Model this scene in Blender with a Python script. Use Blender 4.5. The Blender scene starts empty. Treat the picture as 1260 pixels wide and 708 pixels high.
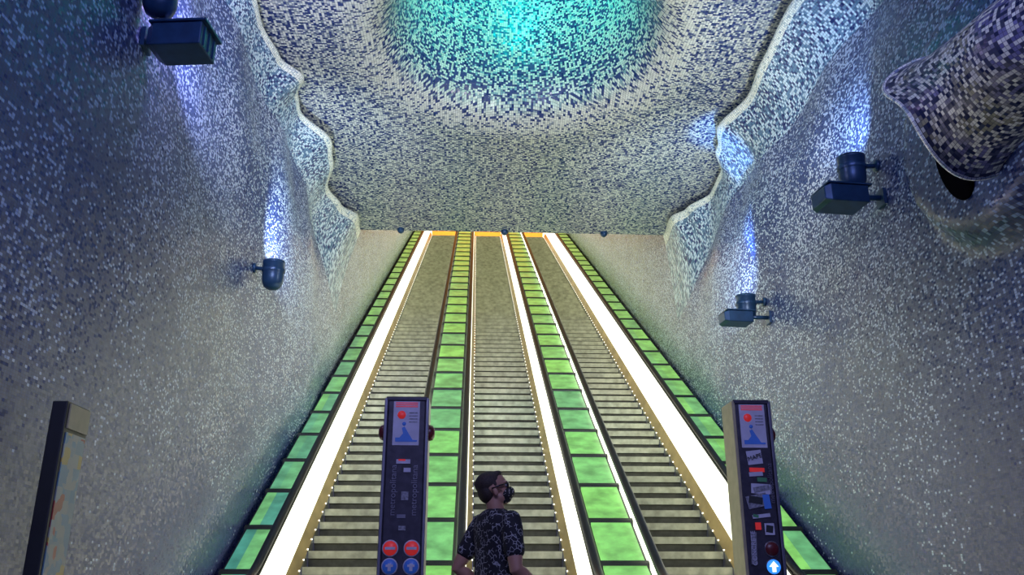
import bpy, bmesh, math, random
from mathutils import Vector, Matrix
random.seed(7)
sc = bpy.context.scene
try:
    sc.view_settings.view_transform = 'Standard'
except Exception:
    pass
pi = math.pi
Y0, YT, SL = 7.85, 33.1, math.tan(math.radians(30))
XL, XR = -2.42, 3.62
ZC = 7.1
YE = 14.45

def sm(a, b, x):
    t = max(0.0, min(1.0, (x - a) / (b - a)))
    return t * t * (3 - 2 * t)

# ------------------------------------------------------------------ materials
class NT:
    def __init__(s, name):
        s.mat = bpy.data.materials.new(name)
        s.mat.use_nodes = True
        s.t = s.mat.node_tree
        s.b = s.t.nodes['Principled BSDF']
    def n(s, ty, **kw):
        nd = s.t.nodes.new(ty)
        for k, v in kw.items():
            setattr(nd, k, v)
        return nd
    def put(s, sock, v):
        if v is None:
            return
        if isinstance(v, bpy.types.NodeSocket):
            s.t.links.new(v, sock)
        else:
            if isinstance(v, (tuple, list)) and len(v) == 3 and sock.type == 'RGBA':
                v = (*v, 1)
            sock.default_value = v
    def m(s, op, a, b=None, c=None, clamp=False):
        nd = s.n('ShaderNodeMath', operation=op, use_clamp=clamp)
        s.put(nd.inputs[0], a); s.put(nd.inputs[1], b); s.put(nd.inputs[2], c)
        return nd.outputs[0]
    def v(s, op, a, b=None):
        nd = s.n('ShaderNodeVectorMath', operation=op)
        s.put(nd.inputs[0], a)
        if op == 'SCALE':
            s.put(nd.inputs[3], b)
        else:
            s.put(nd.inputs[1], b)
        return nd.outputs[0]
    def mr(s, x, a, b, c, d):
        nd = s.n('ShaderNodeMapRange')
        s.put(nd.inputs[0], x)
        for i, q in enumerate((a, b, c, d)):
            nd.inputs[i + 1].default_value = q
        return nd.outputs[0]
    def mix(s, f, a, b):
        nd = s.n('ShaderNodeMix', data_type='RGBA')
        s.put(nd.inputs[0], f); s.put(nd.inputs[6], a); s.put(nd.inputs[7], b)
        return nd.outputs[2]
    def sep(s, x):
        nd = s.n('ShaderNodeSeparateXYZ'); s.put(nd.inputs[0], x)
        return nd.outputs
    def noise(s, vec, scale, detail=2):
        nd = s.n('ShaderNodeTexNoise')
        s.put(nd.inputs['Vector'], vec); nd.inputs['Scale'].default_value = scale
        nd.inputs['Detail'].default_value = detail
        return nd.outputs[0]
    def pos(s):
        return s.n('ShaderNodeNewGeometry').outputs['Position']

def simple(name, col, rough=0.5, metal=0.0, em=None, es=0.0, var=0.12, scale=12, spec=0.5):
    k = NT(name)
    nz = k.noise(k.pos(), scale, 3)
    f = k.mr(nz, 0.3, 0.7, 1 - var, 1 + var)
    c = k.v('SCALE', tuple(col), f)
    k.put(k.b.inputs['Base Color'], c)
    k.b.inputs['Roughness'].default_value = rough
    k.b.inputs['Metallic'].default_value = metal
    k.b.inputs['Specular IOR Level'].default_value = spec
    if em:
        k.b.inputs['Emission Color'].default_value = (*em, 1)
        k.b.inputs['Emission Strength'].default_value = es
    return k.mat

def mosaic(name, kind, tu, tv):
    k = NT(name)
    uv = k.n('ShaderNodeUVMap').outputs[0]
    sc_ = k.v('MULTIPLY', uv, (1 / tu, 1 / tv, 1))
    fl = k.v('FLOOR', sc_)
    fr = k.v('FRACTION', sc_)
    wn = k.n('ShaderNodeTexWhiteNoise', noise_dimensions='3D'); k.put(wn.inputs['Vector'], fl)
    r1 = wn.outputs['Value']; rc = wn.outputs['Color']
    r2 = k.sep(rc)[1]
    f = k.sep(fr)
    ex = k.m('MINIMUM', f[0], k.m('SUBTRACT', 1.0, f[0]))
    ey = k.m('MINIMUM', f[1], k.m('SUBTRACT', 1.0, f[1]))
    gr = k.m('LESS_THAN', k.m('MINIMUM', ex, ey), 0.07)
    P = k.pos(); p = k.sep(P)
    nz = k.noise(P, 0.9, 3)
    nz2 = k.noise(P, 2.6, 2)
    jit = (0.84, 1.12)
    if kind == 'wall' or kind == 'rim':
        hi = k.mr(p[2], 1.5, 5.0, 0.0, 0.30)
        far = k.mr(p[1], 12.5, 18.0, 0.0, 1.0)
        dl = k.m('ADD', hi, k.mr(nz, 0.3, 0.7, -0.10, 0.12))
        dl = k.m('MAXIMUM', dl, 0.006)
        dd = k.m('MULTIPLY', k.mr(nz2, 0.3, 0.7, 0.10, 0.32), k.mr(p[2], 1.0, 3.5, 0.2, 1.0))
        a = k.mix(k.mr(nz, 0.35, 0.65, 0, 1), (0.040, 0.075, 0.23), (0.105, 0.145, 0.27))  # zone colours mix the mosaic's blue gradient with painted-in lamp light
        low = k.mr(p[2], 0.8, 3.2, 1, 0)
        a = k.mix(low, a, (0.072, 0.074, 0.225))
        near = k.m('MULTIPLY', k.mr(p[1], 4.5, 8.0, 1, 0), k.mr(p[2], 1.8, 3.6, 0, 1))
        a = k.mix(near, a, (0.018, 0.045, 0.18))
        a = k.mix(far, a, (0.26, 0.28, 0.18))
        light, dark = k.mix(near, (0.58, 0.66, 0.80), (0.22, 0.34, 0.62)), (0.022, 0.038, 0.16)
        if kind == 'rim':
            a = k.mix(0.5, a, (0.16, 0.34, 0.45))  # lamp-lit cyan of the lip put into its tile colour
            dl = 0.42
            light = (0.60, 0.74, 0.80)
    elif kind == 'ceil':
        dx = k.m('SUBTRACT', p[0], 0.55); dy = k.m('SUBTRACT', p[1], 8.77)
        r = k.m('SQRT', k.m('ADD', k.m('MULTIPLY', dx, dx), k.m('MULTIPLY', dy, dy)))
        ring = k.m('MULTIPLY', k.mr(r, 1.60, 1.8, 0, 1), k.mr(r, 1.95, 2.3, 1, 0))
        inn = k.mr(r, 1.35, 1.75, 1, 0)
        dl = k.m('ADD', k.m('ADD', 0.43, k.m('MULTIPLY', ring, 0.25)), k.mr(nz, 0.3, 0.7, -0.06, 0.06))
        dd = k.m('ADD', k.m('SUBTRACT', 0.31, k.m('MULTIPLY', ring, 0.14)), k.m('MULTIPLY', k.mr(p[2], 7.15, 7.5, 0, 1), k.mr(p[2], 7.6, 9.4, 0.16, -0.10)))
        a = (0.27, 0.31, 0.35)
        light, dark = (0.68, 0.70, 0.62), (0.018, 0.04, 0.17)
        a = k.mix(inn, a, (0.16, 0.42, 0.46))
    elif kind == 'edge':
        dl = 0.8; dd = 0.03
        a = (0.5, 0.62, 0.6)
        light, dark = (0.92, 0.95, 0.82), (0.2, 0.3, 0.4)
    else:  # horn
        dl = 0.38; dd = 0.28
        a = k.mix(k.mr(nz2, 0.4, 0.6, 0, 1), (0.18, 0.18, 0.36), (0.34, 0.33, 0.22))
        light, dark = (0.85, 0.85, 0.72), (0.02, 0.03, 0.09)
    isL = k.m('GREATER_THAN', r1, k.m('SUBTRACT', 1.0, dl))
    isD = k.m('LESS_THAN', r1, dd)
    c = k.mix(isL, a, light)
    c = k.mix(isD, c, dark)
    c = k.v('SCALE', c, k.mr(r2, 0, 1, *jit))
    c = k.mix(k.m('MULTIPLY', gr, 0.7), c, (0.03, 0.035, 0.06))
    k.put(k.b.inputs['Base Color'], c)
    k.put(k.b.inputs['Roughness'], k.mr(r2, 0, 1, 0.22, 0.5))
    k.b.inputs['Specular IOR Level'].default_value = 0.5
    g = k.n('ShaderNodeNewGeometry').outputs['Normal']
    off = k.v('SCALE', k.v('SUBTRACT', rc, (0.5, 0.5, 0.5)), 0.22)
    k.put(k.b.inputs['Normal'], k.v('NORMALIZE', k.v('ADD', g, off)))
    return k.mat

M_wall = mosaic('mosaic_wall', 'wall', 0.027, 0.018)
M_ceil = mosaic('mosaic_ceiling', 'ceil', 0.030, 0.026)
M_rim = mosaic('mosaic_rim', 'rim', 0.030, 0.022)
M_edge = mosaic('mosaic_rim_edge', 'edge', 0.032, 0.026)
M_horn = mosaic('mosaic_horn', 'horn', 0.028, 0.022)

# ------------------------------------------------------------------ mesh helpers
def empty(name, loc=(0, 0, 0)):
    e = bpy.data.objects.new(name, None)
    e.location = loc
    sc.collection.objects.link(e)
    return e

def mobj(name, verts, faces, mats, uvs=None, smooth=False, parent=None, mi=None):
    me = bpy.data.meshes.new(name)
    me.from_pydata([tuple(v) for v in verts], [], faces)
    if uvs:
        ul = me.uv_layers.new(name='UVMap')
        i = 0
        for fu in uvs:
            for u in fu:
                ul.data[i].uv = u; i += 1
    for m in (mats if isinstance(mats, (list, tuple)) else [mats]):
        me.materials.append(m)
    if mi:
        for p_, q in zip(me.polygons, mi):
            p_.material_index = q
    if smooth:
        for p_ in me.polygons:
            p_.use_smooth = True
    o = bpy.data.objects.new(name, me)
    sc.collection.objects.link(o)
    if parent:
        o.parent = parent
    return o

def bev(o, w=0.01, seg=2):
    b = o.modifiers.new('bevel', 'BEVEL'); b.width = w; b.segments = seg; b.limit_method = 'ANGLE'
    return o

def box(name, x0, x1, y0, y1, z0, z1, mat, parent=None, bevel=0.0):
    v = [(x, y, z) for x in (x0, x1) for y in (y0, y1) for z in (z0, z1)]
    f = [(0, 1, 3, 2), (4, 6, 7, 5), (0, 4, 5, 1), (2, 3, 7, 6), (0, 2, 6, 4), (1, 5, 7, 3)]
    o = mobj(name, v, f, mat, parent=parent)
    if bevel:
        bev(o, bevel)
    return o

def lathe(name, prof, mat, M, parent=None, seg=32, smooth=True):
    vs, fs = [], []
    for r, z in prof:
        for i in range(seg):
            a = 2 * pi * i / seg
            vs.append(M @ Vector((r * math.cos(a), r * math.sin(a), z)))
    for j in range(len(prof) - 1):
        for i in range(seg):
            k = (i + 1) % seg
            fs.append((j * seg + i, j * seg + k, (j + 1) * seg + k, (j + 1) * seg + i))
    return mobj(name, vs, fs, mat, smooth=smooth, parent=parent)

def aim(loc, d):
    d = Vector(d).normalized()
    return Matrix.Translation(loc) @ d.to_track_quat('Z', 'Y').to_matrix().to_4x4()

def tube(name, pts, rads, mat, parent=None, seg=16, cap=True, scale=(1, 1)):
    pts = [Vector(p) for p in pts]
    vs, fs = [], []
    ref = None
    for i, p in enumerate(pts):
        a = pts[max(0, i - 1)]; b = pts[min(len(pts) - 1, i + 1)]
        d = (b - a).normalized()
        if ref is None:
            ref = Vector((0, 0, 1)) if abs(d.z) < 0.9 else Vector((0, 1, 0))
        u = d.cross(ref).normalized(); w = u.cross(d).normalized()
        ref = w
        r = rads[i] if isinstance(rads, (list, tuple)) else rads
        for j in range(seg):
            t = 2 * pi * j / seg
            vs.append(p + u * math.cos(t) * r * scale[0] + w * math.sin(t) * r * scale[1])
    n = len(pts)
    uvs = []
    L = 0
    for i in range(n - 1):
        l2 = L + (pts[i + 1] - pts[i]).length
        r = rads[i] if isinstance(rads, (list, tuple)) else rads
        for j in range(seg):
            k = (j + 1) % seg
            fs.append((i * seg + j, i * seg + k, (i + 1) * seg + k, (i + 1) * seg + j))
            c0, c1 = j * 2 * pi * r / seg, (j + 1) * 2 * pi * r / seg
            uvs.append(((L, c0), (L, c1), (l2, c1), (l2, c0)))
        L = l2
    if cap:
        fs.append(tuple(reversed(range(seg)))); fs.append(tuple(range((n - 1) * seg, n * seg)))
        uvs.append([(0, 0)] * seg); uvs.append([(0, 0)] * seg)
    return mobj(name, vs, fs, mat, uvs=uvs, smooth=True, parent=parent)

# ------------------------------------------------------------------ wavy lips between walls and ceiling
def interp(keys, y):
    if y <= keys[0][0]: return keys[0][1]
    for (a, va), (b, vb) in zip(keys, keys[1:]):
        if y <= b:
            t = (y - a) / (b - a); t = t * t * (3 - 2 * t)
            return va + (vb - va) * t
    return keys[-1][1]
KL = [(-3, -2.3), (0, -2.5), (2, -2.2), (4, -2.5), (5.5, -2.2), (7.0, -2.34), (7.6, -2.37), (8.15, -2.41), (8.75, -2.34), (9.15, -2.14),
      (9.55, -2.29), (9.95, -2.33), (10.75, -2.05), (11.3, -2.11), (12.3, -2.33), (12.9, -2.22), (13.5, -2.02), (14.45, -2.10)]
KR = [(-3, 3.4), (0, 3.6), (2, 3.35), (4, 3.6), (5.5, 3.3), (7, 3.40), (7.6, 3.34), (8.6, 3.38), (9.3, 3.45), (10.1, 3.28),
      (10.7, 3.43), (11.5, 3.70), (12.2, 3.74), (12.8, 3.50), (13.2, 3.34), (14.45, 3.48)]

def wallX(side, y, z):
    fold = 0.03 * math.sin(y * 3.3 + z * 1.2) * sm(4.6, 6.2, z) * (1 - sm(13, 14.4, y)) + 0.05 * math.sin(y * 0.9 + z * 0.8) * sm(1.8, 3.8, z) * (1 - sm(12, 14, y))
    rec = sm(5.4, 6.6, z) * (1 - sm(13.0, 14.4, y) * 0.7)
    if side < 0:
        return XL + fold - 0.10 * rec
    x = XR - fold + 0.16 * rec
    q = math.sqrt(((y - 5.0) / 1.05) ** 2 + ((z - 4.12) / 0.97) ** 2)
    return x - 0.24 * (1 - sm(0.80, 1.0, q))

def grid_wall(name, side):
    ys = [-3 + i * 0.075 for i in range(int((YE + 3) / 0.075))] + [YE]
    zs = [i * 0.3 for i in range(9)] + [2.7 + i * 0.07 for i in range(63)]
    zs = [z for z in zs if z < ZC - 0.01] + [ZC]
    vs, fs, uv = [], [], []
    nz = len(zs)
    for y in ys:
        for z in zs:
            vs.append((wallX(side, y, z), y, z))
    for i in range(len(ys) - 1):
        for j in range(nz - 1):
            q = [(i, j), (i + 1, j), (i + 1, j + 1), (i, j + 1)]
            if side > 0: q = q[::-1]
            fs.append(tuple(a * nz + b for a, b in q))
            uv.append([(ys[a], zs[b]) for a, b in q])
    X = XL if side < 0 else XR
    b0 = len(vs)
    vs += [(X, YE, 0), (X, 36, 0), (X, 36, 22), (X, YE, 22)]
    fs.append((b0, b0 + 1, b0 + 2, b0 + 3) if side < 0 else (b0 + 3, b0 + 2, b0 + 1, b0))
    q = [(YE, 0), (36, 0), (36, 22), (YE, 22)]
    uv.append(q if side < 0 else q[::-1])
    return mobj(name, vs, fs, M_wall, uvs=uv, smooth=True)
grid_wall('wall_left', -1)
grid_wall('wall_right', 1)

def lip(name, side, K):
    """flared, scalloped mosaic lip that peels off the wall and curls below the ceiling"""
    d = 1 if side < 0 else -1
    ys = []
    y = 0.0
    while y < YE: ys.append(y); y += 0.05
    ys.append(YE - 0.01)
    vs, fs, uv, mi = [], [], [], []
    T = [(0.0, 0.0), (0.12, 0.10), (0.25, 0.25), (0.45, 0.45), (0.65, 0.64), (0.82, 0.80), (0.93, 0.91), (1.0, 0.98)]
    nrow = None
    for y in ys:
        R = interp(K, y)
        zr = 6.86 + 0.19 * sm(12.8, 14.4, y)
        z0 = (6.42 if side < 0 else 6.22) + 0.08 * math.sin(y * 1.9) - 1.1 * sm(12.2, 14.2, y)
        xw = wallX(side, y, z0) - d * 0.01
        row = []
        for t, h in T:
            x = xw + (R - xw) * (t ** 1.6)
            row.append((x, z0 + (zr - z0) * h))
        row += [(R + d * 0.015, zr + 0.012), (R + d * 0.015, zr + 0.04), (R - d * 0.02, zr + 0.06), (R - d * 0.14, zr + 0.10), (R - d * 0.45, min(zr + 0.26, ZC + 0.02))]
        nrow = len(row)
        for x, z in row:
            vs.append((x, y, z))
    for i in range(len(ys) - 1):
        for j in range(nrow - 1):
            fs.append((i * nrow + j, (i + 1) * nrow + j, (i + 1) * nrow + j + 1, i * nrow + j + 1) if side < 0 else (i * nrow + j + 1, (i + 1) * nrow + j + 1, (i + 1) * nrow + j, i * nrow + j))
            q = [(ys[i], j * 0.09), (ys[i + 1], j * 0.09), (ys[i + 1], (j + 1) * 0.09), (ys[i], (j + 1) * 0.09)]
            uv.append(q if side < 0 else [q[3], q[2], q[1], q[0]])
            mi.append(1 if 6 <= j <= 9 else 0)  # edge rows take pale tiles, painting in the lit rim
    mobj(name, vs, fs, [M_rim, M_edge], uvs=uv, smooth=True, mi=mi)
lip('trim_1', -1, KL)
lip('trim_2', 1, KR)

# ------------------------------------------------------------------ ceiling with crater
def ceiling():
    cx, cy = 0.55, 8.77
    x0, x1, y0, y1 = -3.1, 4.3, -3.0, YE
    prof = [(0.02, 11.6), (0.85, 11.5), (1.0, 11.0), (1.12, 10.2), (1.22, 9.4), (1.31, 8.7), (1.39, 8.2), (1.46, 7.85), (1.53, 7.6), (1.61, 7.42), (1.71, 7.28), (1.83, 7.18), (1.98, 7.12), (2.2, ZC)]
    angs = sorted([2 * pi * i / 160 for i in range(160)] + [math.atan2(yy - cy, xx - cx) % (2 * pi) for xx in (x0, x1) for yy in (y0, y1)])
    n = len(angs)
    vs, fs, uv = [], [], []
    arc = [0]
    for a, b in zip(prof, prof[1:]):
        arc.append(arc[-1] + math.hypot(b[0] - a[0], b[1] - a[1]))
    for r, z in prof:
        for a in angs:
            vs.append((cx + r * math.cos(a), cy + r * math.sin(a), z))
    for a in angs:
        c, s_ = math.cos(a), math.sin(a)
        tx = ((x1 - cx) / c if c > 0 else (x0 - cx) / c) if abs(c) > 1e-6 else 1e9
        ty = ((y1 - cy) / s_ if s_ > 0 else (y0 - cy) / s_) if abs(s_) > 1e-6 else 1e9
        t = min(tx, ty)
        vs.append((cx + t * c, cy + t * s_, ZC))
    m = len(prof)
    for j in range(m):
        for i in range(n):
            k = (i + 1) % n
            idx = (j * n + i, (j + 1) * n + i, (j + 1) * n + k, j * n + k)
            fs.append(idx)
            if j < m - 5:
                a0 = angs[i] * 1.45; a1 = (angs[k] if k else 2 * pi) * 1.45
                uv.append([(a0, arc[j]), (a0, arc[j + 1]), (a1, arc[j + 1]), (a1, arc[j])])
            else:
                uv.append([(vs[q][0], vs[q][1]) for q in idx])
    b = len(vs)
    top = 7.7
    vs.extend([(x0, YE, ZC), (x1, YE, ZC), (x1, YE, top), (x0, YE, top), (x1, 36, top + (36 - YE) * SL), (x0, 36, top + (36 - YE) * SL)])
    fs.append((b, b + 1, b + 2, b + 3)); uv.append([(0, 0), (7, 0), (7, .5), (0, .5)])
    fs.append((b + 3, b + 2, b + 4, b + 5)); uv.append([(0, 0), (7, 0), (7, 24), (0, 24)])
    o = mobj('ceiling', vs, fs, M_ceil, uvs=uv, smooth=False)
    for p_ in o.data.polygons[:(m - 1) * n]:
        p_.use_smooth = True
ceiling()
M_floor = simple('floor_granite', (0.12, 0.12, 0.13), 0.35, var=0.3, scale=40)
box('floor', XL - 0.3, XR + 0.3, -3, Y0 + 0.3, -0.2, 0, M_floor)
M_or = simple('orange_glow_wall', (0.8, 0.3, 0.03), 0.4, em=(1, 0.36, 0.04), es=1.3)  # orange wall, the landing's glow put in as emission
box('wall_end', XL, XR, 34.6, 34.8, 10, 20, M_or)

# ------------------------------------------------------------------ escalators
def base(y):
    def rl(u, w=0.35):
        return 0 if u < -w else (u if u > w else (u + w) ** 2 / (4 * w))
    return SL * (rl(y - Y0) - rl(y - YT))
def ysamp(a, b):
    ys = [a]
    y = a
    while y < Y0 + 0.5:
        y += 0.1; ys.append(y)
    while y + 1.3 < min(b, YT - 0.5):
        y += 1.3; ys.append(y)
    y = YT - 0.5
    while y < min(b, YT + 0.5):
        ys.append(y); y += 0.1
    ys.append(b)
    return ys
def sweep(name, cross, mat, parent, a=Y0 - 1.0, b=YT + 1.2, smooth=False):
    ys = ysamp(a, b)
    vs, fs, uv = [], [], []
    n = len(cross)
    for y in ys:
        for x, z in cross:
            vs.append((x, y, base(y) + z))
    for i in range(len(ys) - 1):
        for j in range(n):
            k = (j + 1) % n
            fs.append((i * n + j, i * n + k, (i + 1) * n + k, (i + 1) * n + j))
            uv.append([(ys[i], j * .1), (ys[i], j * .1 + .1), (ys[i + 1], j * .1 + .1), (ys[i + 1], j * .1)])
    fs.append(tuple(reversed(range(n)))); fs.append(tuple(range((len(ys) - 1) * n, len(ys) * n)))
    uv.append([(0, 0)] * n); uv.append([(0, 0)] * n)
    return mobj(name, vs, fs, mat, uvs=uv, smooth=smooth, parent=parent)

M_lip = simple('step_lip_aluminium', (0.38, 0.38, 0.25), 0.45, 0.35, var=0.3, scale=9)
M_riser = simple('step_riser_grooved', (0.085, 0.085, 0.06), 0.55, 0.3, var=0.25)
M_tread = simple('step_tread', (0.2, 0.2, 0.16), 0.5, 0.4)
M_steel = simple('brushed_steel', (0.42, 0.41, 0.33), 0.32, 0.85, var=0.2, scale=5)
M_brass = simple('warm_steel', (0.42, 0.31, 0.14), 0.35, 0.8, var=0.25, scale=3)
M_glow = simple('lit_white_glass', (0.9, 0.9, 0.80), 0.3, em=(1.0, 1.0, 0.80), es=1.75, var=0.05)
M_rub = simple('black_rubber', (0.018, 0.016, 0.018), 0.38, spec=0.5)
M_blk = simple('black_frame', (0.02, 0.022, 0.02), 0.5)
M_shade = simple('shade_black', (0.004, 0.004, 0.006), 0.9, spec=0.0)  # near-black stand-in for shade inside the horn and beside it
M_dot = simple('skirt_light_white', (1, 1, 1), 0.4, em=(1, 1, 0.85), es=2.5)

def green_mat():
    k = NT('backlit_green_glass')
    P = k.pos(); p = k.sep(P)
    cell = k.m('FLOOR', k.m('DIVIDE', p[1], 0.78))
    wn = k.n('ShaderNodeTexWhiteNoise', noise_dimensions='2D')
    cb = k.n('ShaderNodeCombineXYZ')
    k.put(cb.inputs[0], cell); k.put(cb.inputs[1], k.m('FLOOR', k.m('MULTIPLY', p[0], 0.9)))
    k.put(wn.inputs['Vector'], cb.outputs[0])
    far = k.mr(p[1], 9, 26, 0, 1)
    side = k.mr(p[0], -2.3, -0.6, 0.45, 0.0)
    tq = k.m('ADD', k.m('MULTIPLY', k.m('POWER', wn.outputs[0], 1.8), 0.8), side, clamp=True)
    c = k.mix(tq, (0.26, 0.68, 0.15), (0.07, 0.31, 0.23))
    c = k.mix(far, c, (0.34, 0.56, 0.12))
    nz = k.noise(P, 5.0, 5)
    c = k.v('SCALE', c, k.mr(nz, 0.3, 0.72, 0.6, 1.25))
    k.put(k.b.inputs['Base Color'], k.v('SCALE', c, 0.5))
    k.put(k.b.inputs['Emission Color'], c)
    k.b.inputs['Emission Strength'].default_value = 0.80
    k.b.inputs['Roughness'].default_value = 0.3
    return k.mat
M_green = green_mat()

PIT = 0.30
def escalator(xc):
    e = empty('escalator', (0, 0, 0))
    vs, fs, mi = [], [], []
    n = int((YT - Y0) / PIT)
    dz = PIT * SL
    for i in range(n + 1):
        y = Y0 + i * PIT; z = (i + 1) * dz - 0.02; zb = z - dz
        prof = [(y + 0.05, zb), (y + 0.035, zb + dz * 0.50), (y + 0.0, zb + dz * 0.54), (y, z), (y + PIT + 0.05, z)]
        b = len(vs)
        for q in prof:
            vs.append((xc - 0.5, *q)); vs.append((xc + 0.5, *q))
        for j, m in enumerate((1, 1, 0, 2)):
            fs.append((b + 2 * j, b + 2 * j + 1, b + 2 * j + 3, b + 2 * j + 2)); mi.append(m)
    mobj('steps', vs, fs, [M_lip, M_riser, M_tread], parent=e, mi=mi)
    box('comb_plate', xc - 0.5, xc + 0.5, Y0 - 0.9, Y0 - 0.01, 0.0, 0.02, M_steel, e)
    for s_ in (-1, 1):
        X = lambda d: xc + s_ * d
        sweep('skirt', [(X(0.505), -0.25), (X(0.53), -0.25), (X(0.53), 0.16), (X(0.505), 0.16)], M_steel, e, a=Y0 - 0.9)
        sweep('inner_decking', [(X(0.505), 0.16), (X(0.57), 0.34), (X(0.61), 0.34), (X(0.61), 0.10), (X(0.53), 0.10)], M_brass, e, a=Y0 - 0.95)
        sweep('lit_balustrade', [(X(0.57), 0.34), (X(0.59), 0.95), (X(0.62), 0.95), (X(0.61), 0.34)], M_glow, e)
        sweep('rail_track', [(X(0.58), 0.95), (X(0.58), 0.98), (X(0.65), 0.98), (X(0.65), 0.95)], M_blk, e)
        r = 0.045
        cr = [(X(0.62) + r * math.cos(2 * pi * q / 10), 1.01 + r * 0.75 * math.sin(2 * pi * q / 10)) for q in range(10)]
        sweep('handrail', cr, M_rub, e, smooth=True)
        arc = [(X(0.62), Y0 - 1.0 - 0.32 * math.sin(a), 0.69 + 0.32 * math.cos(a)) for a in [pi * q / 12 for q in range(13)]]
        tube('handrail_newel', arc, 0.042, M_rub, e, seg=10)
        hv = [(X(0.58), Y0 - 1.0, 0.66)] + [(X(0.58), Y0 - 1.0 - 0.28 * math.sin(a), 0.66 + 0.28 * math.cos(a)) for a in [pi * q / 12 for q in range(13)]]
        hv2 = [(x + s_ * 0.03, y, z) for x, y, z in hv]
        nn = len(hv)
        ff = [(0, q, q + 1) for q in range(1, nn - 1)] + [(nn, nn + q + 1, nn + q) for q in range(1, nn - 1)]
        mobj('balustrade_end', hv + hv2, ff, M_glow, parent=e)
        vs, fs = [], []
        y = Y0 + 0.1
        while y < YT:
            b = len(vs); z = base(y) + 0.17; x = X(0.50); h = 0.008
            w = X(0.522)
            for (xx, yy, zz) in [(x, y - h, z - h), (x, y + h, z - h), (x, y + h, z + h), (x, y - h, z + h), (w, y - h, z - h), (w, y + h, z - h), (w, y + h, z + h), (w, y - h, z + h)]:
                vs.append((xx, yy, zz))
            fs += [(b, b + 1, b + 2, b + 3), (b, b + 4, b + 5, b + 1), (b + 1, b + 5, b + 6, b + 2), (b + 2, b + 6, b + 7, b + 3), (b + 3, b + 7, b + 4, b)]
            y += 0.20
        mobj('skirt_lights', vs, fs, M_dot, parent=e)
XC = (-1.29, 0.527, 2.35)
for x in XC:
    escalator(x)

def deck(xa, xb, off, ia=0.03, ib=0.03):
    e = empty('glass_tile_deck', (0, 0, 0))
    sweep('deck_base', [(xa, -0.3), (xa, off - 0.03), (xb, off - 0.03), (xb, -0.3)], M_blk, e, a=Y0 - 0.95)
    vs, fs = [], []
    yy = math.floor((Y0 - 0.6) / 0.78) * 0.78
    bars_v, bars_f = [], []
    cube_f = [(0, 1, 3, 2), (4, 6, 7, 5), (0, 4, 5, 1), (2, 3, 7, 6), (0, 2, 6, 4), (1, 5, 7, 3)]
    while yy < YT:
        a, b_ = max(yy + 0.02, Y0 - 0.9), yy + 0.76
        b = len(vs)
        for x in (xa + ia, xb - ib):
            for y in (a, b_):
                for z in (off - 0.029, off):
                    vs.append((x, y, base(y) + z))
        fs += [tuple(b + q for q in f) for f in cube_f]
        b = len(bars_v)
        for x in (xa, xb):
            for y in (yy - 0.022, yy + 0.022):
                for z in (off - 0.03, off + 0.025):
                    bars_v.append((x, y, base(y) + z))
        bars_f += [tuple(b + q for q in f) for f in cube_f]
        yy += 0.78
    mobj('glass_tiles', vs, fs, M_green, parent=e)
    mobj('joint_bars', bars_v, bars_f, M_blk, parent=e)
deck(XL + 0.06, -1.29 - 0.625, 0.70)
deck(-1.29 + 0.625, 0.527 - 0.625, 0.78, 0.05, 0.08)
deck(0.527 + 0.625, 2.35 - 0.625, 0.78, 0.12, 0.03)
deck(2.35 + 0.625, XR - 0.06, 0.70)

# ------------------------------------------------------------------ lamps on walls
M_navy = simple('navy_painted_metal', (0.016, 0.055, 0.13), 0.35, 0.3, var=0.2)
M_lens = simple('lamp_lens', (0.1, 0.2, 0.35), 0.1, em=(0.35, 0.6, 1), es=1.0)
def spot_lamp(wx, y, z, side, s=1.0, out=0.28):
    e = empty('wall_spot_lamp', (0, 0, 0))
    d = 1 if side < 0 else -1
    lathe('wall_plate', [(0, 0), (0.055, 0), (0.055, 0.025), (0, 0.03)], M_navy, aim((wx, y, z), (d, 0, 0)), e)
    tube('arm', [(wx, y, z), (wx + d * out * 0.9, y, z - 0.01)], 0.022 * s, M_navy, e, seg=12)
    cx = wx + d * out
    p = [(0, -0.20), (0.05, -0.195), (0.09, -0.17), (0.112, -0.12), (0.118, -0.06), (0.118, 0.10), (0.122, 0.105), (0.122, 0.13), (0.105, 0.13), (0.095, 0.09), (0, 0.09)]
    lathe('housing', [(r * s, q * s) for r, q in p], M_navy, aim((cx, y, z - 0.05), (0.0, -0.08, 1)), e)
    lathe('collar', [(0.125 * s, -0.02), (0.13 * s, 0), (0.125 * s, 0.02)], M_navy, aim((cx, y, z - 0.03), (0, -0.08, 1)), e)
    lathe('lens', [(0, 0), (0.09 * s, 0)], M_lens, aim((cx, y, z + 0.045), (0.0, -0.08, 1)), e)
    return cx
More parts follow.
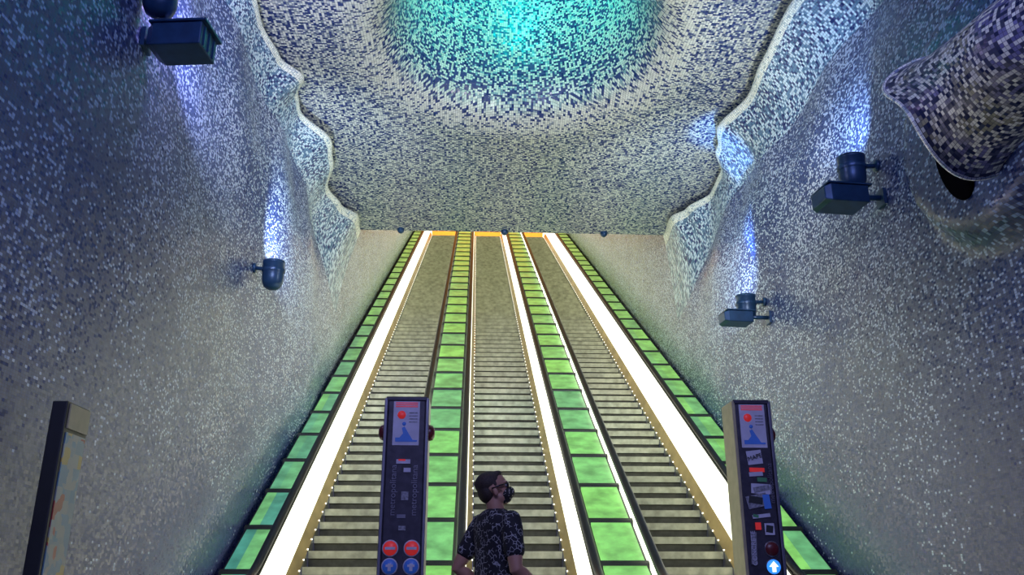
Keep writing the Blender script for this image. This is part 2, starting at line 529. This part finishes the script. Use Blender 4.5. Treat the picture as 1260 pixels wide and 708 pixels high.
def flood(wx, y, z, side, L=0.45, W=0.3, H=0.2, out=0.12, rz=0.0, ry=0.0):
    e = empty('flood_light', (0, 0, 0))
    d = 1 if side < 0 else -1
    tube('bracket', [(wx, y, z + 0.02), (wx + d * (out + 0.05), y, z + 0.02)], 0.025, M_navy, e, seg=12)
    box('wall_plate', min(wx, wx + d * 0.03), max(wx, wx + d * 0.03), y - 0.07, y + 0.07, z - 0.06, z + 0.09, M_navy, e)
    cx = wx + d * (out + L / 2)
    R = Matrix.Translation((cx, y, z)) @ Matrix.Rotation(rz, 4, 'Z') @ Matrix.Rotation(ry, 4, 'Y')
    vs = []
    for (x, sy, sz) in ((-L / 2, 0.8, 0.75), (-L / 2 + 0.05, 1, 1), (L / 2, 1, 1)):
        for a, b in ((-1, -1), (1, -1), (1, 1), (-1, 1)):
            vs.append(R @ Vector((x, a * W / 2 * sy, b * H / 2 * sz)))
    fs = [(0, 3, 2, 1)]
    for i in range(2):
        for j in range(4):
            k = (j + 1) % 4
            fs.append((i * 4 + j, i * 4 + k, i * 4 + 4 + k, i * 4 + 4 + j))
    fs.append((8, 9, 10, 11))
    bev(mobj('housing', vs, fs, M_navy, parent=e), 0.008)
    vs = []
    for x in (-L / 2 + 0.02, L / 2 + 0.03):
        for a, b in ((-1, 1), (1, 1), (1, 1.18), (-1, 1.18)):
            vs.append(R @ Vector((x, a * (W / 2 + 0.015), b * H / 2)))
    fs = [(0, 1, 2, 3), (7, 6, 5, 4)] + [(j, j + 4, (j + 1) % 4 + 4, (j + 1) % 4) for j in range(4)]
    mobj('cover_plate', vs, fs, M_navy, parent=e)
    for q in (-0.3, 0, 0.3):
        vs = [R @ Vector((L / 2 + xx, q * W + yy, zz * H)) for xx in (0, 0.01) for yy in (-0.006, 0.006) for zz in (-0.42, 0.42)]
        mobj('cooling_fin', vs, [(0, 1, 3, 2), (4, 6, 7, 5), (0, 4, 5, 1), (2, 3, 7, 6), (0, 2, 6, 4), (1, 5, 7, 3)], M_navy, parent=e)
wl = lambda y, z: wallX(-1, y, z)
wr = lambda y, z: wallX(1, y, z)
flood(wl(5.3, 4.68), 5.3, 4.68, -1, 0.40, 0.27, 0.18, 0.06, rz=-0.1)
spot_lamp(wl(5.15, 5.05), 5.15, 5.05, -1, 1.0, 0.14)
spot_lamp(wl(9.04, 4.35), 9.04, 4.35, -1, 1.0, 0.22)
spot_lamp(wr(6.81, 4.62), 6.81, 4.62, 1, 1.0, 0.24)
flood(wr(6.6, 4.25), 6.75, 4.25, 1, 0.40, 0.3, 0.16, 0.2, rz=0.1)
spot_lamp(wr(9.98, 4.35), 9.98, 4.35, 1, 1.0, 0.24)
flood(wr(9.9, 4.1), 9.9, 4.1, 1, 0.36, 0.26, 0.14, 0.25, rz=0.1)
for x in (-1.35, 0.53, 2.35):
    e = empty('ceiling_dome_camera')
    lathe('dome', [(0, -0.09), (0.03, -0.085), (0.055, -0.06), (0.065, -0.03), (0.065, 0)], M_navy, Matrix.Translation((x, YE - 0.08, ZC)), e)

# ------------------------------------------------------------------ horn on right wall
def horn():
    e = empty('mosaic_horn_sculpture')
    az = 3.93
    dy = -0.22
    prof = [(2.6, 0.36), (3.2, 0.36), (3.8, 0.345), (4.2, 0.34), (4.5, 0.345), (4.7, 0.36), (4.85, 0.39), (4.93, 0.42), (4.945, 0.425), (4.93, 0.405), (4.82, 0.34), (4.6, 0.30), (4.3, 0.29), (4.0, 0.29)]
    seg = 72
    vs, fs, uv = [], [], []
    rim = []
    for q_, (y, r) in enumerate(prof):
        ax = 3.14 + 0.75 * (1 - sm(2.6, 4.3, y))
        for j in range(seg):
            a = 2 * pi * j / seg
            pk = max(0, math.cos(a - math.radians(135))) ** 5
            lo = max(0, math.cos(a - math.radians(268))) ** 3
            fl = sm(4.0, 4.95, y)
            rr = r * (1 + 0.26 * pk * fl + 0.10 * lo * fl)
            rr *= 1 + 0.06 * math.cos(3 * (a - math.radians(200))) * sm(3.4, 4.6, y)
            mid = max(0, math.cos(a - math.radians(200))) ** 2
            yy = y + dy + (0.16 * pk + 0.10 * lo - 0.16 * mid * (1 - pk)) * fl
            p_ = (ax + rr * math.cos(a), yy, az + rr * math.sin(a) * 0.98)
            vs.append(p_)
            if q_ == 8: rim.append(p_)
    n = len(prof)
    for i in range(n - 1):
        o_ = 5 if i > 7 else 0
        for j in range(seg):
            k = (j + 1) % seg
            fs.append((i * seg + j, i * seg + k, (i + 1) * seg + k, (i + 1) * seg + j))
            u0, u1 = j * 0.032, (j + 1) * 0.032
            uv.append([(u0, prof[i][0] + o_), (u1, prof[i][0] + o_), (u1, prof[i + 1][0] + o_), (u0, prof[i + 1][0] + o_)])
    fs.append(tuple(range((n - 1) * seg, n * seg))); uv.append([(0, 0)] * seg)
    mi = [0] * len(fs)
    for q in range(9 * seg, len(fs)): mi[q] = 1  # throat painted black for its inner shade
    mobj('shell', vs, fs, [M_horn, M_shade], uvs=uv, smooth=True, mi=mi, parent=e)
    tube('rim', rim + [rim[0]], 0.012, M_edge, e, seg=8, cap=False)
    # black ellipsoid set in the wall swelling, standing in for a shaded gap
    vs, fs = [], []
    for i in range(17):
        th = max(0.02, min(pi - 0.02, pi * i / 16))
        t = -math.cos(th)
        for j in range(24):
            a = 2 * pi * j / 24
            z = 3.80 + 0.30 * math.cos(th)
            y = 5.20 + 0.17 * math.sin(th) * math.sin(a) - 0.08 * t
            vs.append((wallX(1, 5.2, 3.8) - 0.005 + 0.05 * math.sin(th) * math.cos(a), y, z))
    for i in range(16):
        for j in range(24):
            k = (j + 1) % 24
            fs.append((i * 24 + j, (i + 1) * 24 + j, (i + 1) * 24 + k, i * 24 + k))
    mobj('dark_gap_blob', vs, fs, M_shade, smooth=True, parent=e)
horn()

# ------------------------------------------------------------------ totems
M_tot = simple('totem_dark_enamel', (0.055, 0.05, 0.065), 0.35, 0.3, var=0.25, scale=20)
M_totf = simple('totem_frame_steel', (0.28, 0.27, 0.30), 0.3, 0.8)
M_white = simple('sticker_white', (0.55, 0.53, 0.62), 0.5, var=0.1)
M_red = simple('sign_red', (0.65, 0.03, 0.03), 0.4, em=(0.8, 0.04, 0.03), es=0.3)
M_dred = simple('dark_red_plastic', (0.12, 0.015, 0.015), 0.3)
M_blue = simple('sign_blue', (0.03, 0.09, 0.38), 0.4, em=(0.05, 0.2, 0.9), es=0.12)
M_teal = simple('sticker_green', (0.08, 0.3, 0.12), 0.4)
M_blueL = simple('sign_blue_lit', (0.05, 0.25, 0.9), 0.4, em=(0.03, 0.25, 1), es=1.2)
M_wl = simple('sign_white_lit', (0.9, 0.95, 1), 0.4, em=(0.8, 0.95, 1), es=1.4)
M_grey = simple('sticker_grey', (0.25, 0.25, 0.28), 0.5, var=0.5, scale=60)
M_beige = simple('beige_panel', (0.42, 0.36, 0.2), 0.5)
def disc(name, x, y, z, r, mat, parent, t=0.006):
    lathe(name, [(0, t), (r * 0.96, t), (r, 0)], mat, aim((x, y, z), (0, -1, 0)), parent)
def text(name, body, x, y, z, size, mat, parent, rot=0):
    cu = bpy.data.curves.new(name, 'FONT'); cu.body = body; cu.size = size; cu.extrude = 0.001
    cu.align_x = 'CENTER'; cu.align_y = 'CENTER'
    cu.materials.append(mat)
    o = bpy.data.objects.new(name, cu)
    o.rotation_euler = (Matrix.Rotation(pi / 2, 4, 'X') @ Matrix.Rotation(rot, 4, 'Z')).to_euler()
    o.location = (x, y, z); o.parent = parent
    sc.collection.objects.link(o)
def totem(xc, w, right):
    e = empty('escalator_sign_totem')
    y = 6.2
    h = w / 2
    box('body', xc - h + 0.012, xc + h - 0.012, y + 0.01, y + 0.26, 0.0, 2.315, M_tot, e, 0.01)
    for s_ in (-1, 1):
        box('frame_side', xc + s_ * h - 0.012, xc + s_ * h + 0.012, y, y + 0.27, 0, 2.32, M_totf if not (right and s_ < 0) else M_beige, e, 0.005)
    box('top_cap', xc - h, xc + h, y, y + 0.27, 2.30, 2.33, M_tot, e, 0.005)
    box('foot', xc - h - 0.03, xc + h + 0.03, y - 0.03, y + 0.3, 0, 0.03, M_totf, e)
    yf = y + 0.008
    def st(name, cx, cz, ww, hh, mat, t=0.004):
        box(name, xc + cx - ww / 2, xc + cx + ww / 2, yf - t, yf + 0.003, cz - hh / 2, cz + hh / 2, mat, e)
    st('notice_sheet', 0, 2.135, 0.19, 0.32, M_white)
    for k in range(3):
        st('notice_header_%d' % k, 0, 2.283 - k * 0.014, 0.16, 0.006, M_red, 0.006)
    disc('notice_red_disc', xc - 0.035, yf - 0.005, 2.195, 0.030, M_red, e, 0.003)
    v = [(xc + a, yf - 0.006, b) for a, b in [(-0.075, 2.0), (0.08, 2.0), (0.085, 2.012), (0.05, 2.014), (0.02, 2.06), (-0.01, 2.11), (-0.03, 2.10), (-0.02, 2.06), (-0.045, 2.03), (-0.075, 2.03)]]
    mobj('notice_figure', v, [tuple(range(10))], M_blue, parent=e)
    disc('notice_figure_head', xc - 0.015, yf - 0.004, 2.13, 0.014, M_blue, e, 0.003)
    for k in range(4):
        st('notice_line_%d' % k, 0.05, 2.21 - k * 0.022, 0.06, 0.008, M_grey, 0.006)
    if not right:
        for q in (-0.075, 0.075):
            text('label', 'metropolitana', xc + q, yf - 0.004, 1.66, 0.062, M_totf, e, pi / 2)
        st('sticker_a', -0.01, 1.86, 0.10, 0.03, M_white)
        st('sticker_b', 0.015, 1.815, 0.07, 0.05, M_blk)
        st('sticker_c', 0.02, 1.80, 0.05, 0.03, M_white, 0.006)
        st('sticker_c2', -0.02, 1.87, 0.05, 0.012, M_red, 0.006)
        st('sticker_d', 0.0, 1.40, 0.05, 0.03, M_grey)
        st('sticker_e', 0.01, 1.62, 0.05, 0.06, M_grey)
        st('sticker_f', -0.01, 1.48, 0.06, 0.025, M_totf)
        for q in (-0.076, 0.072):
            for zz, mm in ((1.265, M_red), (1.145, M_blue)):
                disc('sign_rim', xc + q, yf - 0.001, zz, 0.057, M_white, e)
                disc('sign_disc', xc + q, yf - 0.004, zz, 0.050, mm, e)
            st('no_entry_bar', q, 1.265, 0.07, 0.018, M_white, 0.013)
            st('arrow_stem', q, 1.14, 0.022, 0.05, M_white, 0.013)
            st('arrow_head', q, 1.15, 0.05, 0.016, M_white, 0.014)
    else:
        rr = random.Random(3)
        for k, (cx, cz, ww, hh, m_) in enumerate([(-0.01, 1.905, 0.11, 0.10, M_white), (0.0, 1.815, 0.11, 0.03, M_red), (-0.01, 1.785, 0.10, 0.03, M_white), (0.03, 1.745, 0.07, 0.03, M_teal), (0.02, 1.68, 0.15, 0.07, M_white),
                                              (0.02, 1.68, 0.12, 0.04, M_grey), (-0.02, 1.595, 0.15, 0.09, M_grey), (-0.03, 1.60, 0.10, 0.05, M_blk), (0.05, 1.59, 0.05, 0.10, M_blue), (0.0, 1.49, 0.13, 0.025, M_white), (-0.04, 1.49, 0.04, 0.02, M_teal), (0.05, 1.40, 0.07, 0.08, M_white), (0.05, 1.40, 0.05, 0.05, M_blk), (-0.03, 1.42, 0.04, 0.05, M_red), (-0.075, 1.27, 0.04, 0.22, M_grey)]):
            o = box('sticker_%d' % k, -ww / 2, ww / 2, -0.004, 0.0, -hh / 2, hh / 2, m_, e)
            o.location = (xc + cx, yf - 0.0006 * k, cz); o.rotation_euler = (0, rr.uniform(-.22, .22), 0)
        text('sticker_text', 'MAPE', xc - 0.01, yf - 0.012, 1.905, 0.045, M_blk, e, 0.3)
        text('label', 'CONCRETE', xc - 0.075, yf - 0.016, 1.27, 0.045, M_white, e, pi / 2)
        text('label_b', 'metropolitana', xc + 0.09, yf - 0.012, 1.72, 0.05, M_totf, e, pi / 2)
        disc('sign_rim', xc + 0.055, yf - 0.001, 1.265, 0.055, M_totf, e)
        disc('sign_disc_off', xc + 0.055, yf - 0.004, 1.265, 0.048, M_dred, e)
        disc('sign_rim_b', xc + 0.055, yf - 0.001, 1.145, 0.055, M_totf, e)
        disc('sign_disc_lit', xc + 0.055, yf - 0.004, 1.145, 0.050, M_blueL, e)
        v = [(xc + 0.055 + a, yf - 0.014, 1.145 + b) for a, b in [(0, .038), (.034, 0.0), (.014, 0.0), (.014, -.035), (-.014, -.035), (-.014, 0.0), (-.034, 0.0)]]
        mobj('arrow', v, [(0, 1, 6), (2, 3, 4, 5)], M_wl, parent=e)
    for s_ in ((-1, 1) if not right else (1,)):
        lathe('side_button', [(0, 0.045), (0.03, 0.043), (0.052, 0.03), (0.058, 0.01), (0.058, 0)], M_dred, aim((xc + s_ * (h + 0.01), y + 0.10, 2.08), (s_, 0, 0)), e)
totem(-0.48, 0.30, False)
totem(2.07, 0.27, True)

# ------------------------------------------------------------------ notice boards at left wall
def poster_mat():
    k = NT('poster_print')
    P = k.pos()
    vo = k.n('ShaderNodeTexVoronoi', distance='CHEBYCHEV'); k.put(vo.inputs['Vector'], P); vo.inputs['Scale'].default_value = 16
    c = k.mix(k.mr(k.sep(vo.outputs['Color'])[0], 0.35, 0.6, 0, 1), (0.30, 0.31, 0.27), (0.10, 0.22, 0.3))
    c = k.mix(k.m('GREATER_THAN', k.sep(vo.outputs['Color'])[1], 0.85), c, (0.45, 0.32, 0.08))
    c = k.mix(k.m('GREATER_THAN', k.sep(vo.outputs['Color'])[2], 0.93), c, (0.35, 0.04, 0.04))
    k.put(k.b.inputs['Base Color'], c); k.b.inputs['Roughness'].default_value = 0.4
    return k.mat
M_post = poster_mat()
e = empty('information_board')
box('frame', -2.21, -2.13, 4.55, 4.83, 0, 1.95, M_blk, e, 0.006)
box('poster', -2.131, -2.124, 4.58, 4.81, 0.6, 1.79, M_post, e)
box('header', -2.131, -2.122, 4.58, 4.82, 1.81, 1.94, M_beige, e)
box('foot', -2.30, -2.04, 4.51, 4.87, 0, 0.03, M_blk, e)
e = empty('notice_frame')
box('frame', -2.42, -2.27, 3.75, 4.19, 1.44, 1.68, M_beige, e, 0.008)
box('sheet', -2.271, -2.265, 3.79, 4.16, 1.47, 1.65, M_white, e)

# ------------------------------------------------------------------ person
def shirt_mat():
    k = NT('patterned_shirt')
    tc = k.n('ShaderNodeTexCoord').outputs['Object']
    vo = k.n('ShaderNodeTexVoronoi', feature='DISTANCE_TO_EDGE'); k.put(vo.inputs['Vector'], tc); vo.inputs['Scale'].default_value = 34
    nz = k.noise(tc, 22, 1)
    a = k.m('LESS_THAN', vo.outputs[0], 0.05)
    b = k.m('GREATER_THAN', nz, 0.47)
    c = k.mix(k.m('MULTIPLY', a, b), (0.008, 0.008, 0.011), (0.30, 0.30, 0.31))
    k.put(k.b.inputs['Base Color'], c); k.b.inputs['Roughness'].default_value = 0.8
    return k.mat
def mask_mat():
    k = NT('patterned_face_mask')
    tc = k.n('ShaderNodeTexCoord').outputs['Object']
    vo = k.n('ShaderNodeTexVoronoi'); k.put(vo.inputs['Vector'], tc); vo.inputs['Scale'].default_value = 60
    c = k.mix(k.m('LESS_THAN', vo.outputs['Distance'], 0.28), (0.012, 0.012, 0.012), (0.5, 0.47, 0.42))
    k.put(k.b.inputs['Base Color'], c); k.b.inputs['Roughness'].default_value = 0.8
    return k.mat
M_skin = simple('skin', (0.44, 0.22, 0.14), 0.5, var=0.08)
M_hair = simple('dark_hair', (0.03, 0.018, 0.012), 0.7, var=0.5, scale=120)
M_shirt = shirt_mat(); M_mask = mask_mat()
M_trou = simple('dark_trousers', (0.03, 0.035, 0.05), 0.8)
M_shoe = simple('shoe_leather', (0.05, 0.03, 0.02), 0.5)
M_glas = simple('sunglass_plastic', (0.006, 0.006, 0.008), 0.12)

def loft(rings, seg=28):
    vs, fs = [], []
    for cx, cy, cz, rx, ry in rings:
        for j in range(seg):
            a = 2 * pi * j / seg
            c, s_ = math.cos(a), math.sin(a)
            q = 2 / 2.4
            vs.append(Vector((cx + rx * math.copysign(abs(c) ** q, c), cy + ry * math.copysign(abs(s_) ** q, s_), cz)))
    for i in range(len(rings) - 1):
        for j in range(seg):
            k = (j + 1) % seg
            fs.append((i * seg + j, i * seg + k, (i + 1) * seg + k, (i + 1) * seg + j))
    fs.append(tuple(reversed(range(seg)))); fs.append(tuple(range((len(rings) - 1) * seg, len(rings) * seg)))
    return vs, fs
def tubeg(pts, rads, seg=18):
    pts = [Vector(p) for p in pts]
    vs, fs = [], []
    ref = None
    P, R = [], []
    d0 = (pts[0] - pts[1]).normalized(); d1 = (pts[-1] - pts[-2]).normalized()
    for t in (0.95, 0.7, 0.4):
        P.append(pts[0] + d0 * rads[0] * t); R.append(rads[0] * math.sqrt(1 - t * t))
    P += pts; R += list(rads)
    for t in (0.4, 0.7, 0.95):
        P.append(pts[-1] + d1 * rads[-1] * t); R.append(rads[-1] * math.sqrt(1 - t * t))
    for i, p in enumerate(P):
        d = (P[min(len(P) - 1, i + 1)] - P[max(0, i - 1)]).normalized()
        if ref is None: ref = Vector((0, 0, 1)) if abs(d.z) < 0.9 else Vector((0, 1, 0))
        u = d.cross(ref).normalized(); w = u.cross(d).normalized(); ref = w
        for j in range(seg):
            t = 2 * pi * j / seg
            vs.append(p + (u * math.cos(t) + w * math.sin(t)) * R[i])
    for i in range(len(P) - 1):
        for j in range(seg):
            k = (j + 1) % seg
            fs.append((i * seg + j, i * seg + k, (i + 1) * seg + k, (i + 1) * seg + j))
    fs.append(tuple(reversed(range(seg)))); fs.append(tuple(range((len(P) - 1) * seg, len(P) * seg)))
    return vs, fs
def ell(c, r, rot=None, seg=24, rings=16):
    vs, fs = [], []
    R = rot or Matrix.Identity(3)
    for i in range(rings + 1):
        th = pi * i / rings
        th = min(max(th, 0.02), pi - 0.02)
        for j in range(seg):
            a = 2 * pi * j / seg
            vs.append(Vector(c) + R @ Vector((r[0] * math.sin(th) * math.cos(a), r[1] * math.sin(th) * math.sin(a), r[2] * math.cos(th))))
    for i in range(rings):
        for j in range(seg):
            k = (j + 1) % seg
            fs.append((i * seg + j, (i + 1) * seg + j, (i + 1) * seg + k, i * seg + k))
    fs.append(tuple(range(seg))); fs.append(tuple(reversed(range(rings * seg, (rings + 1) * seg))))
    return vs, fs
def fuse(name, parts, mat, parent, vox=0.008, sms=4):
    vs, fs = [], []
    for v, f in parts:
        b = len(vs); vs += v; fs += [tuple(b + q for q in g) for g in f]
    o = mobj(name, vs, fs, mat, parent=parent, smooth=True)
    bm = bmesh.new(); bm.from_mesh(o.data); bmesh.ops.recalc_face_normals(bm, faces=bm.faces); bm.to_mesh(o.data); bm.free()
    r = o.modifiers.new('remesh', 'REMESH'); r.mode = 'VOXEL'; r.voxel_size = vox; r.use_smooth_shade = True
    s_ = o.modifiers.new('smooth', 'SMOOTH'); s_.iterations = sms; s_.factor = 0.5
    return o
def hand(sgn, wrist, d):
    wrist = Vector(wrist); d = Vector(d).normalized()
    side = Vector((0, 0, 1)) - d * d.z
    side.normalize()
    nrm = d.cross(side).normalized() * sgn
    parts = []
    for i, (o_, L, r) in enumerate(((0.032, 0.072, 0.0085), (0.011, 0.080, 0.009), (-0.011, 0.074, 0.0085), (-0.031, 0.058, 0.0075))):
        b = wrist + d * 0.085 + side * o_
        p1 = b + d * L * 0.42 + nrm * 0.012
        p2 = p1 + d * L * 0.28 + nrm * 0.022
        p3 = p2 + d * L * 0.08 + nrm * 0.022
        parts.append(tubeg([b - d * 0.03, b, p1, p2, p3], [r * 1.1, r * 1.1, r, r * 0.92, r * 0.8], 10))
    b = wrist + d * 0.03 + side * 0.03
    parts.append(tubeg([b - side * 0.01, b + d * 0.025 + side * 0.022 + nrm * 0.012, b + d * 0.055 + side * 0.026 + nrm * 0.028], [0.013, 0.011, 0.0085], 10))
    M3 = Matrix((d, side, nrm)).transposed()
    parts.append(ell(wrist + d * 0.05, (0.055, 0.044, 0.016), M3))
    return parts

def person():
    e = empty('man_with_face_mask')
    torso = loft([(0.00, 0, 0.90, 0.125, 0.175), (0.0, 0, 0.98, 0.13, 0.175), (0.005, 0, 1.08, 0.125, 0.17), (0.01, 0, 1.2, 0.125, 0.178),
                  (0.01, 0, 1.3, 0.125, 0.19), (0.0, 0, 1.38, 0.115, 0.195), (-0.01, 0, 1.43, 0.095, 0.165), (-0.015, 0, 1.465, 0.075, 0.115), (-0.005, 0, 1.485, 0.062, 0.072)])
    sr, er, wr_ = (-0.01, -0.19, 1.395), (-0.02, -0.255, 1.12), (0.19, -0.21, 1.00)
    sl, el, wl_ = (-0.01, 0.19, 1.395), (-0.13, 0.27, 1.13), (0.08, 0.22, 0.99)
    def lerp(a, b, t): return tuple(a[i] + (b[i] - a[i]) * t for i in range(3))
    parts = [torso]
    for s_, el_ in ((sr, er), (sl, el)):
        parts.append(tubeg([lerp(s_, el_, -0.05), lerp(s_, el_, 0.15), lerp(s_, el_, 0.4), lerp(s_, el_, 0.60)], [0.062, 0.068, 0.064, 0.066]))
    fuse('shirt', parts, M_shirt, e, 0.011, 5)
    for nm, s_, el_, w_, sg in (('right_arm', sr, er, wr_, -1), ('left_arm', sl, el, wl_, 1)):
        d = Vector(w_) - Vector(el_)
        pr = [tubeg([lerp(s_, el_, 0.4), lerp(s_, el_, 0.8), el_, lerp(el_, w_, 0.25), lerp(el_, w_, 0.7), w_], [0.05, 0.047, 0.043, 0.044, 0.032, 0.026])]
        pr += hand(sg, w_, d)
        fuse(nm, pr, M_skin, e, 0.0055, 3)
    pr = [loft([(0, 0, 0.80, 0.11, 0.16), (0, 0, 0.88, 0.125, 0.172), (0, 0, 0.97, 0.12, 0.165)])]
    for sg in (-1, 1):
        pr.append(tubeg([(0, sg * 0.09, 0.86), (0.01, sg * 0.095, 0.68), (0.015, sg * 0.10, 0.48), (-0.005, sg * 0.10, 0.30), (-0.02, sg * 0.10, 0.09)], [0.092, 0.085, 0.066, 0.06, 0.052]))
    fuse('trousers', pr, M_trou, e, 0.012, 4)
    for nm, sg in (('left_shoe', 1), ('right_shoe', -1)):
        fuse(nm, [ell((0.04, sg * 0.10, 0.035), (0.14, 0.048, 0.034)), ell((-0.03, sg * 0.10, 0.06), (0.06, 0.042, 0.05))], M_shoe, e, 0.007, 2)
    hd = bpy.data.objects.new('head', None); sc.collection.objects.link(hd); hd.parent = e
    hd.location = (0.01, 0, 1.50); hd.rotation_euler = (0, math.radians(-18), math.radians(-24))
    parts = [ell((0.0, 0, 0.140), (0.096, 0.077, 0.088)), ell((0.043, 0, 0.085), (0.056, 0.056, 0.078)), ell((0.055, 0, 0.022), (0.035, 0.035, 0.022)),
             ell((0.02, 0, 0.055), (0.065, 0.058, 0.05)), tubeg([(-0.03, 0, -0.06), (-0.01, 0, 0.07)], [0.058, 0.055]),
             tubeg([(0.092, 0, 0.118), (0.112, 0, 0.085), (0.100, 0, 0.078)], [0.009, 0.014, 0.012], 10),
             ell((0.075, 0, 0.135), (0.03, 0.055, 0.014))]
    for sg in (-1, 1):
        parts.append(ell((-0.002, sg * 0.081, 0.095), (0.018, 0.010, 0.031), Matrix.Rotation(sg * 0.25, 3, 'Z') @ Matrix.Rotation(-0.2, 3, 'Y')))
    fuse('face_and_neck', parts, M_skin, hd, 0.0045, 3)
    hv = [ell((-0.014, 0, 0.160), (0.094, 0.080, 0.076)), ell((-0.046, 0, 0.108), (0.058, 0.072, 0.072)), ell((0.045, 0, 0.200), (0.042, 0.055, 0.022)),
          ell((0.012, 0, 0.140), (0.028, 0.0815, 0.040))]
    fuse('hair', hv, M_hair, hd, 0.006, 2)
    mk = [ell((0.066, 0, 0.062), (0.056, 0.060, 0.048)), ell((0.098, 0, 0.068), (0.034, 0.032, 0.036)), ell((0.055, 0, 0.03), (0.045, 0.046, 0.028))]
    fuse('face_mask', mk, M_mask, hd, 0.005, 2)
    for sg in (-1, 1):
        tube('mask_strap', [(0.045, sg * 0.062, 0.085), (0.015, sg * 0.078, 0.105), (-0.02, sg * 0.088, 0.10)], 0.002, M_glas, hd, seg=6)
        tube('glasses_temple', [(0.09, sg * 0.062, 0.120), (0.04, sg * 0.083, 0.122), (-0.02, sg * 0.09, 0.118)], 0.0045, M_glas, hd, seg=8)
        v, f = ell((0.098, sg * 0.033, 0.114), (0.008, 0.028, 0.021), Matrix.Rotation(sg * 0.3, 3, 'Z'))
        mobj('lens', v, f, M_glas, parent=hd, smooth=True)
        v, f = ell((0.088, sg * 0.031, 0.114), (0.012, 0.012, 0.012))
        mobj('eye', v, f, M_white, parent=hd, smooth=True)
    tube('glasses_bridge', [(0.107, -0.012, 0.118), (0.107, 0.012, 0.118)], 0.003, M_glas, hd, seg=8)
    e.location = (0.165, 5.62, 0.0)
    e.rotation_euler = (0, 0, math.radians(30))
person()

# ------------------------------------------------------------------ lights
def spot(loc, tgt, e, col, size=90, blend=0.8, rad=0.08):
    l = bpy.data.lights.new('spot', 'SPOT'); l.energy = e; l.color = col; l.spot_size = math.radians(size); l.spot_blend = blend; l.shadow_soft_size = rad
    o = bpy.data.objects.new('spot_light', l); sc.collection.objects.link(o)
    o.location = loc; o.rotation_euler = (Vector(tgt) - Vector(loc)).to_track_quat('-Z', 'Y').to_euler()
def point(loc, e, col, rad=0.1):
    l = bpy.data.lights.new('point', 'POINT'); l.energy = e; l.color = col; l.shadow_soft_size = rad
    o = bpy.data.objects.new('point_light', l); sc.collection.objects.link(o); o.location = loc
def area(loc, tgt, e, col, sx, sy):
    l = bpy.data.lights.new('area', 'AREA'); l.energy = e; l.color = col; l.shape = 'RECTANGLE'; l.size = sx; l.size_y = sy
    o = bpy.data.objects.new('area_light', l); sc.collection.objects.link(o)
    o.location = loc; o.rotation_euler = (Vector(tgt) - Vector(loc)).to_track_quat('-Z', 'Y').to_euler()
spot((0.55, 7.75, 9.2), (0.55, 10.3, 8.6), 330, (0.0, 0.85, 0.72), 150, 0.7, 0.35)
spot((-1.75, 5.1, 4.95), (1.2, 12, 7.1), 330, (0.88, 0.93, 1.0), 120)
spot((3.0, 6.7, 4.5), (0.2, 12.0, 7.1), 330, (1.0, 0.97, 0.9), 120)
spot((2.85, 9.8, 4.3), (0.4, 13.0, 7.1), 110, (0.98, 0.97, 0.85), 120, 1.0)
point((-2.10, 5.5, 5.33), 42, (0.66, 0.50, 1.0), 0.05)
spot((-1.9, 5.6, 4.8), (-2.5, 8.8, 6.7), 210, (0.50, 0.52, 1.0), 100, 0.9, 0.05)
spot((3.40, 9.98, 4.45), (3.60, 10.5, 7.0), 480, (0.10, 0.35, 1.0), 30, 0.7, 0.03)
spot((3.3, 6.81, 4.7), (3.75, 8.4, 7.0), 200, (0.40, 0.60, 1.0), 90, 0.9, 0.03)
spot((2.9, 9.9, 4.3), (3.6, 11.8, 6.2), 200, (0.55, 0.72, 1.0), 100, 0.9, 0.03)
spot((-1.95, 9.04, 4.5), (-2.4, 11.4, 6.3), 260, (0.60, 0.74, 1.0), 100, 0.9, 0.03)
spot((2.2, 5.8, 3.0), (3.0, 4.5, 3.9), 30, (0.85, 0.78, 1.0), 60, 0.9, 0.05)  # extra spot added to bring out the horn, no fixture here
area((0.6, -1.5, 6.6), (0.6, 7, 2.5), 330, (0.42, 0.46, 1.0), 4, 2)
w = bpy.data.worlds.new('world'); sc.world = w; w.use_nodes = True
w.node_tree.nodes['Background'].inputs[0].default_value = (0.24, 0.27, 0.75, 1)
w.node_tree.nodes['Background'].inputs[1].default_value = 0.42

# ------------------------------------------------------------------ camera
cam = bpy.data.cameras.new('camera'); cam.sensor_width = 36; cam.lens = 30.0
co = bpy.data.objects.new('camera', cam); sc.collection.objects.link(co)
co.location = (0, 0, 1.05)
co.rotation_euler = (math.radians(90 + 19.0), 0, math.radians(-2.66))
sc.camera = co
